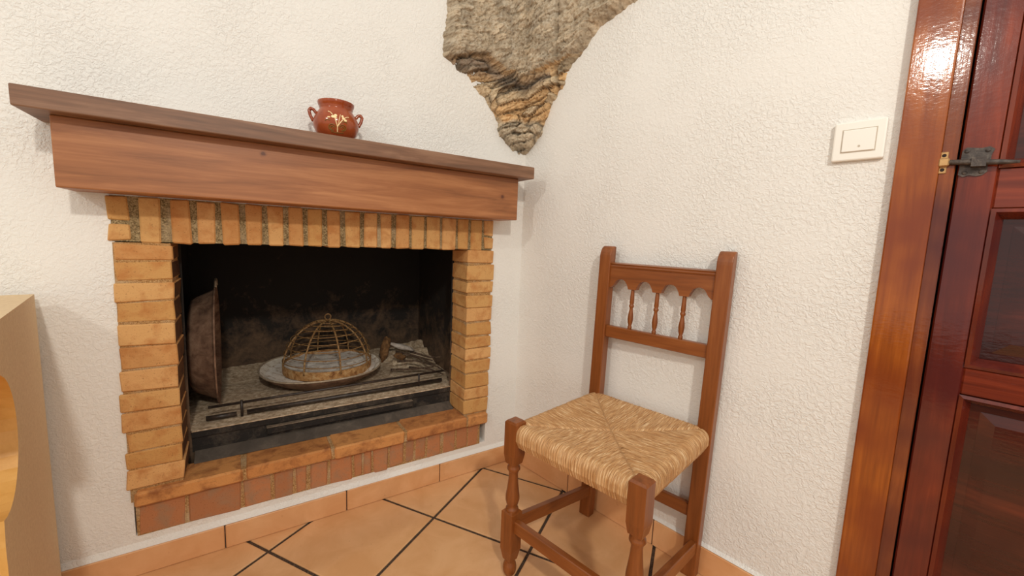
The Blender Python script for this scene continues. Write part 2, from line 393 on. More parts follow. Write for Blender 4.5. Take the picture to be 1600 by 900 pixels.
# ------------------------------------------------------------------ fireplace (local x = right along wall, y into wall)
FP = thing('fireplace', 'tan brick fireplace with black open firebox under the wooden mantel', 'fireplace', PL(0.65, 0), AL)
U = lambda u: 0.65 - u
def brick(u0, u1, y0, y1, z0, z1, mat, b=0.0024, jit=0.0028, name='brick'):
    xa, xb = U(u0), U(u1); cx, cz = (xa + xb) / 2, (z0 + z1) / 2; w, h = abs(xb - xa) / 2, (z1 - z0) / 2
    V, Fc = bevel_box(-w, w, y0, y1, -h, h, b, 1, jit)
    return mesh_obj(name, V, Fc, mat, FP, (cx, 0, cz))
LZ = [0.854, 0.813, 0.763, 0.713, 0.659, 0.602, 0.543, 0.487, 0.436, 0.384, 0.331, 0.284, 0.232]
RZ = [0.856, 0.804, 0.741, 0.690, 0.642, 0.588, 0.536, 0.491, 0.444, 0.391, 0.338, 0.290, 0.232]
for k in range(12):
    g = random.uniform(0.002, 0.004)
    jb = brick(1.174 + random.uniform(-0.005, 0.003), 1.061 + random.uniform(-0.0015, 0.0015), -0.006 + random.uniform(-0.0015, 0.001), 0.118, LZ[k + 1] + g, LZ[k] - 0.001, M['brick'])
    jb.data.materials.append(M['brick_soot_shade'])
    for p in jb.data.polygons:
        if p.normal.x > 0.8: p.material_index = 1  # faces towards the opening: soot plus painted shade
    g = random.uniform(0.005, 0.0085) if k < 3 else random.uniform(0.003, 0.006)
    brick(0.236 + random.uniform(-0.002, 0.003), 0.130 + random.uniform(-0.004, 0.004), -0.006 + random.uniform(-0.003, 0.0015), 0.118, RZ[k + 1] + g, RZ[k] - 0.001, M['brick'])
SJ = [1.128, 1.070, 1.015, 0.964, 0.912, 0.861, 0.810, 0.760, 0.709, 0.659, 0.604, 0.552, 0.504, 0.448, 0.397, 0.340, 0.281, 0.231, 0.176]
for k in range(len(SJ) - 1):
    gl = 0.0095 if k < 2 else 0.0068 if k < 13 else 0.0045
    gr = 0.0095 if k < 1 else 0.0068 if k < 12 else 0.0045
    brick(SJ[k] - gl, SJ[k + 1] + gr, -0.006 + random.uniform(-0.002, 0.002), 0.118, 0.857 + random.uniform(-0.001, 0.0015), 0.9665, M['brick'], 0.0035, 0.0018)
brick(1.175, 1.137, -0.006, 0.10, 0.862, 0.899, M['brick']); brick(1.175, 1.137, -0.005, 0.10, 0.908, 0.9665, M['brick'])
brick(0.170, 0.131, -0.006, 0.10, 0.866, 0.905, M['brick']); brick(0.170, 0.131, -0.005, 0.10, 0.912, 0.9665, M['brick'])
# sill course (stretchers laid flat, proud of the plinth)
SI = [1.166, 0.929, 0.695, 0.462, 0.225, 0.135]
for k in range(5):
    brick(SI[k] - 0.004, SI[k + 1] + 0.004, -0.022 + random.uniform(-0.002, 0.002), 0.085, 0.192, 0.2315, M['brick_sill'], 0.005, 0.0025)
# plinth of brick headers
PJ = [1.162, 1.060, 0.937, 0.859, 0.802, 0.765, 0.708, 0.634, 0.602, 0.571, 0.517, 0.463, 0.425, 0.380, 0.321, 0.265, 0.215, 0.165]
for k in range(len(PJ) - 1):
    brick(PJ[k] - 0.0035, PJ[k + 1] + 0.0035, -0.004 + random.uniform(-0.002, 0.002), 0.05, 0.104 + random.uniform(-0.004, 0.004), 0.191, M['brick_red'], 0.004, 0.003)
# mortar bodies behind the bricks
mort = [bevel_box(U(1.170), U(1.064), -0.0034, 0.116, 0.20, 0.8575, 0), bevel_box(U(0.233), U(0.136), -0.0024, 0.116, 0.20, 0.8575, 0),
        bevel_box(U(1.170), U(0.136), -0.0015, 0.114, 0.860, 0.9668, 0), bevel_box(U(1.162), U(0.140), -0.017, 0.083, 0.194, 0.2285, 0),
        bevel_box(U(1.163), U(0.162), -0.0008, 0.05, 0.104, 0.193, 0)]
mesh_obj('mortar', *join(mort[2:3]), M['mortar'], FP)
mesh_obj('mortar', *join(mort[:2] + mort[3:]), M['mortar_sandy'], FP)

# firebox: closed sheet-metal box with an added light-blocking flange behind the brick reveals
def firebox():
    x0, x1, ya, yb, za, zb = U(1.085), U(0.175), 0.119, 0.64, 0.300, 1.10
    P = [(x0, ya, za), (x1, ya, za), (x1, yb, za), (x0, yb, za), (x0, ya, zb), (x1, ya, zb), (x1, yb, zb), (x0, yb, zb)]
    Fc = [[0, 1, 2, 3], [4, 7, 6, 5], [0, 3, 7, 4], [1, 5, 6, 2], [3, 2, 6, 7]]
    # flange ring, added to block light leaking in behind the wall
    R_ = [(U(1.3), ya, 0.0), (U(0.02), ya, 0.0), (U(0.02), ya, 1.3), (U(1.3), ya, 1.3)]
    h = [(U(1.056), ya, 0.300), (U(0.240), ya, 0.300), (U(0.240), ya, 0.860), (U(1.056), ya, 0.860)]
    o = len(P); P += R_ + h
    Fc += [[o, o + 1, o + 5, o + 4], [o + 1, o + 2, o + 6, o + 5], [o + 2, o + 3, o + 7, o + 6], [o + 3, o, o + 4, o + 7]]
    return P, Fc
mesh_obj('firebox', *firebox(), M['firebox'], FP)
V, Fc = prism([(0.119, 0.300), (0.113, 0.3105), (0.113, 0.292), (0.118, 0.288), (0.118, 0.247), (0.14, 0.247), (0.14, 0.3105)], U(1.054), U(0.239), 'x')
mesh_obj('front_plate', V, Fc, M['black_metal'], FP)
V, Fc = prism([(0.072, 0.2315), (0.119, 0.250), (0.119, 0.2315)], U(1.048), U(0.240), 'x')
mesh_obj('base_strip', V, Fc, M['dusty_metal'], FP)
box_obj('ash_drawer', (U(0.868), U(0.395), 0.104, 0.119, 0.262, 0.284, ), M['black_metal'], FP, b=0.002)
box_obj('plate_lip_highlight', (U(1.054), U(0.239), 0.111, 0.124, 0.3095, 0.3130), M['ash'], FP, b=0.0008)  # pale strip paints the highlight along the plate's top edge
box_obj('drawer_lip_highlight', (U(0.868), U(0.395), 0.102, 0.119, 0.2835, 0.2860), M['lip'], FP, b=0.0008)  # pale strip paints the highlight along the drawer's top edge
# ash bed
def ash_h(x, y):
    u = 0.65 - x
    back = max(0.0, (y - 0.50) / 0.13)
    h = 0.313 + 0.0025 * fbm(x, y, 3, 26) + 0.0015 * nz(x, y, 9, 80)
    h += 0.040 * back * (0.7 + 0.8 * nz(x, 0.3, 5, 7))
    rc = max(0.0, 1 - math.hypot((u - 0.25) / 0.20, (y - 0.55) / 0.16)); h += 0.07 * rc * (0.8 + 0.6 * nz(x, y, 1, 30))
    fr = max(0.0, 1 - abs(y - 0.15) / 0.025); h += 0.002 * fr * (0.5 + nz(x, y, 7, 60))
    return max(h, 0.3115)
NX, NY = 150, 84; V, Fc = [], []
for j in range(NY + 1):
    for i in range(NX + 1):
        x = U(1.084) + (U(0.176) - U(1.084)) * i / NX; y = 0.119 + 0.52 * j / NY
        V.append((x, y, ash_h(x, y)))
for j in range(NY):
    for i in range(NX): a = j * (NX + 1) + i; Fc.append([a, a + 1, a + NX + 2, a + NX + 1])
o = mesh_obj('ash_bed', V, Fc, M['ash'], FP, smooth=True); o['kind'] = 'stuff'

def fp_thing(name, label, cat, u, y, z, group=None): return thing(name, label, cat, PL(u, z, -y), AL, group)
# rail at the front of the ash bed
gr = fp_thing('hearth_rail', 'thin black metal rail on short posts at the front of the ash', 'rail', 0.635, 0.165, 0.3135)
X = lambda u: 0.635 - u
mesh_obj('upper_rod', *tube([(X(1.016), 0, 0.044), (X(0.245), 0, 0.048)], 0.0042), M['rod'], gr, smooth=True)
mesh_obj('lower_rod', *tube([(X(1.022), -0.004, 0.012), (X(0.945), -0.004, 0.012)], 0.007), M['rod'], gr, smooth=True)
mesh_obj('lower_rod', *tube([(X(0.918), -0.004, 0.012), (X(0.255), -0.004, 0.013)], 0.007), M['rod'], gr, smooth=True)
for u in (0.931, 0.350): mesh_obj('post', *tube([(X(u), -0.004, -0.003), (X(u), -0.002, 0.052)], 0.004), M['rod'], gr, smooth=True)

# shallow dish with ash, and the wire dome standing in it
ds = fp_thing('ash_dish', 'shallow round metal dish coated in white ash inside the firebox', 'dish', 0.655, 0.43, 0.3135)
prof = [(0.0, 0.026), (0.16, 0.026), (0.200, 0.040), (0.219, 0.055), (0.224, 0.056), (0.222, 0.052), (0.204, 0.036), (0.165, 0.012), (0.145, 0.0), (0.135, 0.0), (0.0, 0.004)]
V, Fc = lathe(prof, 56); V = [Vector(v) for v in V]
for v in V:
    a = math.atan2(v.y, v.x); v.z += 0.0 if v.length < 0.15 else 0.003 * math.sin(3 * a)
o = mesh_obj('dish_body', V, Fc, M['dish'], ds, smooth=True); o.data.materials.append(M['pan_rust'])
for p in o.data.polygons:
    if p.normal.z < -0.1: p.material_index = 1
mesh_obj('rim', *tube([(0.222 * math.cos(a), 0.222 * math.sin(a), 0.056 + 0.003 * math.sin(3 * a)) for a in [2 * PI * k / 56 for k in range(56)]], 0.0035, 6, True), M['dish_rim'], ds, smooth=True)
V, Fc = [], []
for r in range(0, 13):
    for k in range(40):
        a = 2 * PI * k / 40; rr = 0.2 * r / 12; x, y = rr * math.cos(a), rr * math.sin(a)
        base = 0.031 if rr < 0.16 else 0.031 + (rr - 0.16) / 0.04 * 0.016
        V.append((x, y, base + (0.006 * fbm(x, y, 2, 30) if rr < 0.19 else -0.004)))
for r in range(12):
    for k in range(40): Fc.append([r * 40 + k, r * 40 + (k + 1) % 40, (r + 1) * 40 + (k + 1) % 40, (r + 1) * 40 + k])
o = mesh_obj('ash_coating', V, Fc, M['white_ash'], ds, smooth=True); o['kind'] = 'stuff'

dm = fp_thing('wire_dome_cover', 'rusty dome-shaped wire cover with a top loop standing in the ash dish', 'wire cover', 0.632, 0.445, 0.3475)
DR = 0.166
mesh_obj('base_band', *lathe([(DR - 0.004, 0.0), (DR, 0.0), (DR + 0.001, 0.034), (DR - 0.004, 0.034), (DR - 0.004, 0.0)], 56), M['band_rust'], dm, smooth=False)
V, Fc = [], []
for r in range(0, 11):
    for k in range(40):
        a = 2 * PI * k / 40; rr = (DR - 0.004) * r / 10; x, y = rr * math.cos(a), rr * math.sin(a)
        V.append((x, y, 0.026 + 0.007 * fbm(x, y, 6, 34)))
for r in range(10):
    for k in range(40): Fc.append([r * 40 + k, r * 40 + (k + 1) % 40, (r + 1) * 40 + (k + 1) % 40, (r + 1) * 40 + k])
o = mesh_obj('ash_layer', V, Fc, M['white_ash'], dm, smooth=True); o['kind'] = 'stuff'
DZ, DHT = 0.032, 0.168
for k, e in enumerate((0.09, 0.26, 0.44, 0.62, 0.80, 0.98, 1.15, 1.31)):
    rr = DR * math.cos(e); zz = DZ + DHT * math.sin(e)
    mesh_obj('wire_ring', *tube([(rr * math.cos(a), rr * math.sin(a), zz + 0.002 * math.sin(2 * a + k)) for a in [2 * PI * q / 40 for q in range(40)]], 0.0019, 6, True), M['wire'], dm, smooth=True)
for k in range(4):
    a = k * PI / 4 + 0.1
    pts = [(DR * math.cos(e) * math.cos(a), DR * math.cos(e) * math.sin(a), DZ - 0.012 + (DHT + 0.012) * math.sin(e)) for e in [PI * q / 26 for q in range(27)]]
    mesh_obj('wire_rib', *tube(pts, 0.0034, 7), M['wire'], dm, smooth=True)
mesh_obj('top_loop', *tube([(0.011 * math.cos(a), 0.0, DZ + DHT + 0.013 + 0.012 * math.sin(a)) for a in [2 * PI * q / 20 for q in range(20)]], 0.0026, 7, True), M['wire'], dm, smooth=True)

# deep pan standing on its rim against the left side of the firebox
pn = fp_thing('standing_pan', 'deep rusty brown pan standing on edge at the left of the firebox', 'pan', 0.995, 0.34, 0.316)
PRAD = 0.198
prof = [(0.0, 0.070), (0.132, 0.070), (0.147, 0.064), (0.158, 0.050), (0.182, 0.006), (0.188, 0.001), (PRAD, 0.0), (PRAD, -0.004), (0.186, -0.004), (0.177, 0.002), (0.152, 0.048), (0.140, 0.060), (0.0, 0.064)]
V, Fc = lathe(prof, 60)
V = [Vector((-v[2], v[0], v[1] + PRAD)) for v in V]
mesh_obj('pan_body', V, Fc, M['pan_rust'], pn, smooth=True)
hd = [(0.004, 0.02 * math.cos(a) * 1.6, 2 * PRAD - 0.004 + 0.024 * math.sin(a)) for a in [PI * q / 12 for q in range(13)]]
mesh_obj('pan_handle', *tube(hd, 0.004, 7), M['dish_rim'], pn, smooth=True)

# twigs and burnt bits at the right of the firebox
tw = [[(0.36, 0.40, .350), (0.29, 0.36, .356), (0.235, 0.25, .352), (0.225, 0.20, .345)], [(0.30, 0.45, .365), (0.26, 0.36, .362), (0.23, 0.22, .349)],
      [(0.40, 0.36, .330), (0.31, 0.30, .338), (0.24, 0.28, .345)], [(0.34, 0.48, .372), (0.28, 0.40, .366), (0.22, 0.34, .352)],
      [(0.33, 0.33, .340), (0.27, 0.26, .344), (0.235, 0.19, .338)], [(0.29, 0.43, .378), (0.235, 0.33, .372), (0.20, 0.29, .380)]]
TWL = ['longest dry twig curving forward to the right end of the hearth rail', 'dry twig slanting down beside the right wall of the firebox', 'lowest twig lying flat on the ash nearest the dish', 'twig furthest back against the pale ash flake', 'short twig just behind the hearth rail post', 'topmost twig poking up at the right brick reveal']
for k, pl in enumerate(tw):
    cen = pl[1]; pts = []
    for i in range(len(pl) - 1):
        for q in range(4):
            t = q / 4; a, b = pl[i], pl[i + 1]
            pts.append((-(a[0] + (b[0] - a[0]) * t - cen[0]) + 0.004 * nz(k, i + t, 0, 3), a[1] + (b[1] - a[1]) * t - cen[1] + 0.004 * nz(k, i + t, 5, 3), a[2] + (b[2] - a[2]) * t - cen[2] + 0.003 * nz(k, i + t, 8, 4)))
    pts.append((-(pl[-1][0] - cen[0]), pl[-1][1] - cen[1], pl[-1][2] - cen[2]))
    n = len(pts); rad = [0.0055 - 0.0035 * i / n for i in range(n)]
    o = mesh_obj('twig', *tube(pts, 0.004, 6, False, rad), M['twig'], None, PL(cen[0], cen[2], -cen[1]), AL, True)
    tag(o, TWL[k], 'twig', 'twigs at the right of the firebox')
def chunk(name, label, cat, mat, u, y, z, sx, sy, sz, tilt, seed, grp=None):
    bm = bmesh.new(); bmesh.ops.create_icosphere(bm, subdivisions=3, radius=1.0)
    for v in bm.verts:
        d = 1 + 0.28 * nz(v.co.x + seed, v.co.y, v.co.z, 1.6) + 0.12 * nz(v.co.x + seed, v.co.y, v.co.z, 5)
        v.co = Vector((v.co.x * sx * d, v.co.y * sy * d, v.co.z * sz * d))
    bm.transform(Matrix.Rotation(tilt, 4, 'Y'))
    me = bpy.data.meshes.new(name); bm.to_mesh(me); bm.free(); me.materials.append(mat); me.shade_smooth()
    o = bpy.data.objects.new(name, me); COL.objects.link(o); o.location = PL(u, z, -y); o.rotation_euler = (0, 0, AL); tag(o, label, cat, grp); return o
chunk('wood_stub', 'brown half-burnt wood stub leaning beside the ash dish', 'wood', M['char'], 0.385, 0.50, 0.385, 0.020, 0.022, 0.058, 0.25, 3)
chunk('ash_flake', 'pale curled flake of burnt paper behind the twigs', 'ash flake', M['paper_ash'], 0.305, 0.50, 0.385, 0.060, 0.02, 0.012, 0.35, 8)
chunk('ember_lump', 'small dark charred lump in front of the wood stub', 'charcoal', M['char'], 0.335, 0.44, 0.360, 0.028, 0.02, 0.014, 0.35, 12)

# ------------------------------------------------------------------ mantel
mt = thing('mantelpiece', 'stained wooden mantel of a plank over a boxed beam above the bricks', 'mantel', PL(0.664, 0.969), AL)
V, Fc = bevel_box(-0.564, 0.564, -0.110, 0.0, 0.0, 0.1425, 0.003, 2); mesh_obj('beam', V, Fc, M['mantel_beam'], mt)
V, Fc = bevel_box(-0.603, 0.602, -0.150, 0.0, 0.1425, 0.182, 0.0025, 2); mesh_obj('shelf_board', V, Fc, M['mantel_shelf'], mt)

# ------------------------------------------------------------------ clay pot
PZ = 1.1512
pot = thing('clay_pot', 'small glazed reddish clay pot with two handles and a cream flower on the mantel', 'pot', PL(0.688, PZ, 0.075), AL * 0.75)
prof = [(0.0, 0.0), (0.034, 0.0), (0.040, 0.004), (0.051, 0.018), (0.0575, 0.036), (0.0585, 0.048), (0.055, 0.062), (0.048, 0.075), (0.043, 0.083), (0.0415, 0.087), (0.043, 0.090), (0.0425, 0.093), (0.0445, 0.096), (0.0465, 0.103), (0.0465, 0.107), (0.044, 0.108), (0.041, 0.105), (0.0385, 0.088), (0.044, 0.075), (0.052, 0.05), (0.046, 0.02), (0.0, 0.006)]
prof = [(a, b * 0.93) for a, b in prof]
mesh_obj('pot_body', *lathe(prof, 48), M['pot'], pot, smooth=True)
for s in (-1, 1):
    pts = [(s * x, 0, z) for x, z in ((0.049, 0.066), (0.056, 0.075), (0.063, 0.077), (0.067, 0.071), (0.064, 0.059), (0.057, 0.045))]
    sm = []
    for i in range(len(pts) - 1):
        for q in range(4): t = q / 4; sm.append(Vector(pts[i]).lerp(Vector(pts[i + 1]), t))
    sm.append(pts[-1]); mesh_obj('handle', *tube(sm, 0.0042, 8), M['pot'], pot, smooth=True)
def pot_r(z):
    for i in range(1, 12):
        (r0, z0), (r1, z1) = prof[i], prof[i + 1]
        if z0 <= z <= z1: return r0 + (r1 - r0) * (z - z0) / max(1e-6, z1 - z0)
    return 0.05
def on_pot(a, z, lift=0.0006):   # a metres across the front, z height
    a *= 1.45; z = 0.012 + (z - 0.014) * 1.22; ang = -PI / 2 + 0.02 + a / 0.055; r = pot_r(z) + lift; return Vector((r * math.cos(ang), r * math.sin(ang), z))
def stroke(pts, w): return tube([on_pot(a, z) for a, z in pts], w * 1.35, 6)
def blob(a0, z0, ra, rz):
    V = [on_pot(a0, z0, 0.0014)] + [on_pot(a0 + ra * math.cos(t), z0 + rz * math.sin(t), 0.0005) for t in [2 * PI * k / 12 for k in range(12)]]
    return V, [[0, 1 + k, 1 + (k + 1) % 12] for k in range(12)]
def arc(a0, z0, r, t0, t1): return [(a0 + r * math.cos(t0 + (t1 - t0) * k / 10), z0 + r * math.sin(t0 + (t1 - t0) * k / 10)) for k in range(11)]
fl = [stroke([(0, 0.016), (0, 0.026), (-0.002, 0.034), (-0.004, 0.044)], 0.0009), stroke([(0, 0.026), (0.004, 0.034), (0.008, 0.041)], 0.0009), stroke([(0.001, 0.028), (0.003, 0.042), (0.005, 0.052)], 0.0006),
      blob(-0.007, 0.046, 0.0034, 0.003), blob(-0.003, 0.049, 0.0026, 0.0028), blob(-0.0035, 0.0445, 0.0026, 0.0022), blob(0.010, 0.0445, 0.0026, 0.003), blob(0.013, 0.041, 0.0026, 0.0026), blob(0.0085, 0.049, 0.002, 0.0026),
      stroke([(-0.008, 0.050), (-0.012, 0.055), (-0.017, 0.057)], 0.0008), stroke([(0.012, 0.046), (0.016, 0.049), (0.020, 0.050)], 0.0008), blob(-0.014, 0.044, 0.0026, 0.0014)]
mesh_obj('painted_flower', *join(fl), M['cream'], pot)
sw = [stroke(arc(-0.009, 0.024, 0.006, 0.2, 5.2), 0.0008), stroke(arc(-0.009, 0.023, 0.003, 0, 4.5), 0.0008), stroke(arc(0.009, 0.025, 0.006, 3.0, -2.0), 0.0008), stroke(arc(0.009, 0.024, 0.003, 3, -1.5), 0.0008), stroke([(-0.012, 0.016), (0, 0.014), (0.012, 0.016)], 0.0007), stroke(arc(-0.016, 0.035, 0.004, 0.5, 3.0), 0.0007), stroke(arc(0.012, 0.034, 0.004, 0.2, 3.0), 0.0007)]
mesh_obj('painted_swirls', *join(sw), M['olive'], pot)

# ------------------------------------------------------------------ rock showing through the plaster in the corner
RP = [(-0.30, 1.95), (-0.335, 1.80), (-0.342, 1.661), (-0.346, 1.612), (-0.355, 1.55), (-0.35, 1.483), (-0.315, 1.456), (-0.262, 1.43), (-0.216, 1.392), (-0.177, 1.368), (-0.143, 1.331), (-0.134, 1.288), (-0.105, 1.248), (-0.061, 1.227), (-0.008, 1.213), (0.034, 1.234), (0.08, 1.276), (0.105, 1.327), (0.135, 1.381), (0.182, 1.42), (0.22, 1.483), (0.274, 1.527), (0.309, 1.565), (0.40, 1.587), (0.451, 1.607), (0.52, 1.66), (0.53, 1.80), (0.44, 1.95)]
def build_rock():
    pa = np.array(RP); nxg, nzg = 240, 200
    W = np.linspace(-0.39, 0.57, nxg); Zg = np.linspace(1.19, 1.98, nzg)
    def inside_dist(x, z):
        d = 1e9; ins = False; n = len(RP)
        for i in range(n):
            x0, z0 = RP[i]; x1, z1 = RP[(i + 1) % n]
            if (z0 > z) != (z1 > z) and x < (x1 - x0) * (z - z0) / (z1 - z0) + x0: ins = not ins
            ex, ez = x1 - x0, z1 - z0; t = max(0, min(1, ((x - x0) * ex + (z - z0) * ez) / (ex * ex + ez * ez)))
            d = min(d, math.hypot(x - x0 - ex * t, z - z0 - ez * t))
        return d if ins else -d
    bis = (-(yL + yR)).normalized()
    lipx = [-0.36, -0.25, -0.17, -0.11, 0.0, 0.12, 0.24, 0.6]; lipz = [1.475, 1.515, 1.525, 1.485, 1.475, 1.500, 1.515, 1.64]
    V, cols, idx = [], [], {}
    sd = {}
    for j in range(nzg):
        for i in range(nxg):
            w, z = W[i], Zg[j]
            s = inside_dist(w, z) + 0.009 * fbm(w, z, 3, 40, 4)
            sd[(i, j)] = s
            if s < -0.016: continue
            e = min(1.0, max(0.0, s / 0.035)); e = e * e * (3 - 2 * e)
            lip = float(np.interp(w, lipx, lipz)) + 0.012 * nz(w, 1.0, 0, 22)
            up = 1 / (1 + math.exp(-(z - lip) / 0.006))
            st = z - 0.30 * w + 0.018 * nz(w, z, 2, 7) + 0.004 * nz(w, z, 4, 40)        # tilted strata coordinate
            vd, vp = noise.voronoi(Vector((w * 9 + 2 * nz(w, z, 3, 9), st * 30, 0.5)))
            edge = min(1.0, (vd[1] - vd[0]) / 0.16); cell = noise.cell(vp[0] * 7.13)
            vd2, vp2 = noise.voronoi(Vector((w * 24, st * 85, 4.5))); edge2 = min(1.0, (vd2[1] - vd2[0]) / 0.2); cell2 = noise.cell(vp2[0] * 3.7)
            low_rel = 0.012 * cell + 0.004 * cell2 - 0.010 * (1 - edge) - 0.004 * (1 - edge2)
            up_rel = 0.004 * cell2 - 0.002 * (1 - edge2) + 0.007 * fbm(w * 0.6, z * 1.6, 8, 34, 4)
            disp = -0.006 + e * (0.014 + 0.030 * up + low_rel * (1 - up) + up_rel * up + 0.003 * fbm(w, z, 8, 70, 3))
            corner = 0.060 * math.exp(-(w / 0.13) ** 2) * e
            if w > 0.155 and w < 0.17 and z > lip: disp -= 0.012 * e                # upright crack
            p = PL(-w, z) if w < 0 else PR(w, z)
            nd = (-yL if w < 0 else -yR); k = min(1, abs(w) / 0.12); nd = (nd * k + bis * (1 - k)).normalized()
            idx[(i, j)] = len(V); V.append(p + nd * disp + bis * corner)
            # stone colours by bed; under the lip, dark stone plus the recess's painted shade
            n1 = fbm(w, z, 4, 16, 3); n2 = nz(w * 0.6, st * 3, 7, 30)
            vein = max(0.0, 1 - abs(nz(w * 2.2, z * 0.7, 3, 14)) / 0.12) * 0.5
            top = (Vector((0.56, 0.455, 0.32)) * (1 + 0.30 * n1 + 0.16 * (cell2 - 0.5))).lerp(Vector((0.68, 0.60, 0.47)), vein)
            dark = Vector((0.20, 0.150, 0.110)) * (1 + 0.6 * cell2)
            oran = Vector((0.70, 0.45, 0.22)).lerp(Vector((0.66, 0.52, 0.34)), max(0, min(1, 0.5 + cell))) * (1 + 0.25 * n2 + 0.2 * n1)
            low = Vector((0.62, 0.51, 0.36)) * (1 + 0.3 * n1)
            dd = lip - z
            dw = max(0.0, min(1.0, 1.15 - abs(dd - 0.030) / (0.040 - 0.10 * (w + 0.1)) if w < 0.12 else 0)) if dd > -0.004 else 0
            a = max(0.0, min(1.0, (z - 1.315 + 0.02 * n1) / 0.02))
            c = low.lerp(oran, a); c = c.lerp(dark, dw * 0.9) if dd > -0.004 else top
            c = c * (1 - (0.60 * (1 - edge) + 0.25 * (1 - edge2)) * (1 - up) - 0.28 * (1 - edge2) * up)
            cols.append((max(c.x, 0.02), max(c.y, 0.015), max(c.z, 0.01), 1))
    Fc = []
    for j in range(nzg - 1):
        for i in range(nxg - 1):
            q = [(i, j), (i + 1, j), (i + 1, j + 1), (i, j + 1)]
            if all(k in idx for k in q): Fc.append([idx[k] for k in q])
    return V, Fc, cols
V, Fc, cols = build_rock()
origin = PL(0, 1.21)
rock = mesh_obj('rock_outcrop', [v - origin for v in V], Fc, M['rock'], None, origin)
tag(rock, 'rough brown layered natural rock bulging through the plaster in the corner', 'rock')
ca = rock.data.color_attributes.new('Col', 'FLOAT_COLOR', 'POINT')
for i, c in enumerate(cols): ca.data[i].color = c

# ------------------------------------------------------------------ light switch
sw_ = thing('light_switch', 'square white light switch on the wall beside the door', 'light switch', PR(0.9955, 1.132), AR)
V, Fc = bevel_box(-0.0425, 0.0425, -0.011, 0.0, -0.0395, 0.0395, 0.003, 2); mesh_obj('cover_plate', V, Fc, M['switch'], sw_)
V, Fc = prism([(-0.0125, -0.022), (-0.0165, 0.022), (-0.011, 0.022), (-0.0085, -0.022)], -0.0265, 0.0265, 'x')
rk = mesh_obj('rocker', *bevel_box(-0.0265, 0.0265, -0.0135, -0.009, -0.022, 0.022, 0.0012), M['switch'], sw_)
mesh_obj('indicator_window', *capped(lathe([(0.0022, 0), (0.0022, 0.0006)], 12), 12, 2), M['switch_gap'], rk).matrix_local = Matrix.Translation((0.002, -0.0134, -0.012)) @ Matrix.Rotation(PI / 2, 4, 'X')
fr_ = [bevel_box(-0.0283, 0.0283, -0.0113, -0.0100, -0.0238, 0.0238, 0)]
mesh_obj('rocker_gap', *fr_[0], M['switch_gap'], sw_)

# ------------------------------------------------------------------ door and casing (local x = right along wall R)
tr = mesh_obj('trim_3', *prism([(1.057, 0.0), (1.057, 2.10), (2.03, 2.10), (2.03, 0.0), (1.955, 0.0), (1.955, 2.025), (1.119, 2.025), (1.119, 0.0)], -0.018, 0.002), M['casing'], None, C, AR)
tr['kind'] = 'structure'; tr['label'] = 'glossy orange-brown wooden casing around the door'
bmod = tr.modifiers.new('bevel', 'BEVEL'); bmod.width = 0.003; bmod.segments = 2; bmod.limit_method = 'ANGLE'
box_obj('door_jamb', (1.118, 1.1395, -0.009, 0.09, 0.0, 2.025), M['jamb'], tr, b=0.0015)
box_obj('door_light_block', (1.12, 1.955, 0.05, 0.10, 0.0, 2.03), M['hole'], tr, b=0.0)  # unseen board added behind the door to stop light leaking through the gap
box_obj('door_jamb', (1.935, 1.956, -0.009, 0.09, 0.0, 2.025), M['jamb'], tr, b=0.0015)
# striker on the jamb
kp = mesh_obj('bolt_keeper', *join([bevel_box(1.1175, 1.1285, -0.0115, -0.008, 1.0795, 1.0925, 0.001), bevel_box(1.1175, 1.1285, -0.0115, -0.008, 1.0535, 1.0665, 0.001), bevel_box(1.1165, 1.131, -0.019, -0.008, 1.0655, 1.0805, 0.002)]), M['brass'], tr)
for zz in (1.086, 1.060):
    mesh_obj('screw', *capped(lathe([(0.0032, 0), (0.0026, 0.0008)], 12), 12, 2), M['hole'], kp).matrix_local = Matrix.Translation((1.123, -0.0114, zz)) @ Matrix.Rotation(PI / 2, 4, 'X')
DX = 1.1425
door = box_obj('door_1', (DX, 1.9325, 0.020, 0.040, 0.005, 2.02), M['door_p'], None, C, AR, b=0.0)
door['kind'] = 'structure'; door['label'] = 'dark mahogany panelled door with an iron bolt'
DF = -0.003
box_obj('stile', (DX, 1.192, DF, 0.036, 0.005, 2.02), M['door_v'], door, b=0.0025)
box_obj('stile', (1.883, 1.9325, DF, 0.036, 0.005, 2.02), M['door_v'], door, b=0.0025)
rails = [(0.005, 0.11), (0.648, 0.700), (0.988, 1.058), (1.93, 2.02)]
for a, b in rails: box_obj('rail', (1.1915, 1.8835, DF, 0.036, a, b), M['door_h'], door, b=0.0025)
def mould(z0, z1):
    x0, x1 = 1.1915, 1.8835; P = [(0.0, DF - 0.002), (0.006, DF - 0.004), (0.010, DF + 0.004), (0.017, 0.017), (0.0, 0.017)]
    def ring(i): a, y = P[i]; return [(x0 + a, y, z0 + a), (x1 - a, y, z0 + a), (x1 - a, y, z1 - a), (x0 + a, y, z1 - a)]
    V, Fc = [], []; n = len(P)
    for i in range(n): V += ring(i)
    for i in range(n - 1):
        for k in range(4): Fc.append([i * 4 + k, i * 4 + (k + 1) % 4, (i + 1) * 4 + (k + 1) % 4, (i + 1) * 4 + k])
    mesh_obj('panel_moulding', V, Fc, M['door_v'], door)
    # raised field of the panel
    a, b = 0.030, 0.050
    V = [(x0 + a, 0.0195, z0 + a), (x1 - a, 0.0195, z0 + a), (x1 - a, 0.0195, z1 - a), (x0 + a, 0.0195, z1 - a), (x0 + b, 0.0160, z0 + b), (x1 - b, 0.0160, z0 + b), (x1 - b, 0.0160, z1 - b), (x0 + b, 0.0160, z1 - b)]
    mesh_obj('panel_field', V, [[4, 5, 6, 7], [0, 1, 5, 4], [1, 2, 6, 5], [2, 3, 7, 6], [3, 0, 4, 7], [3, 2, 1, 0]], M['door_p'], door)
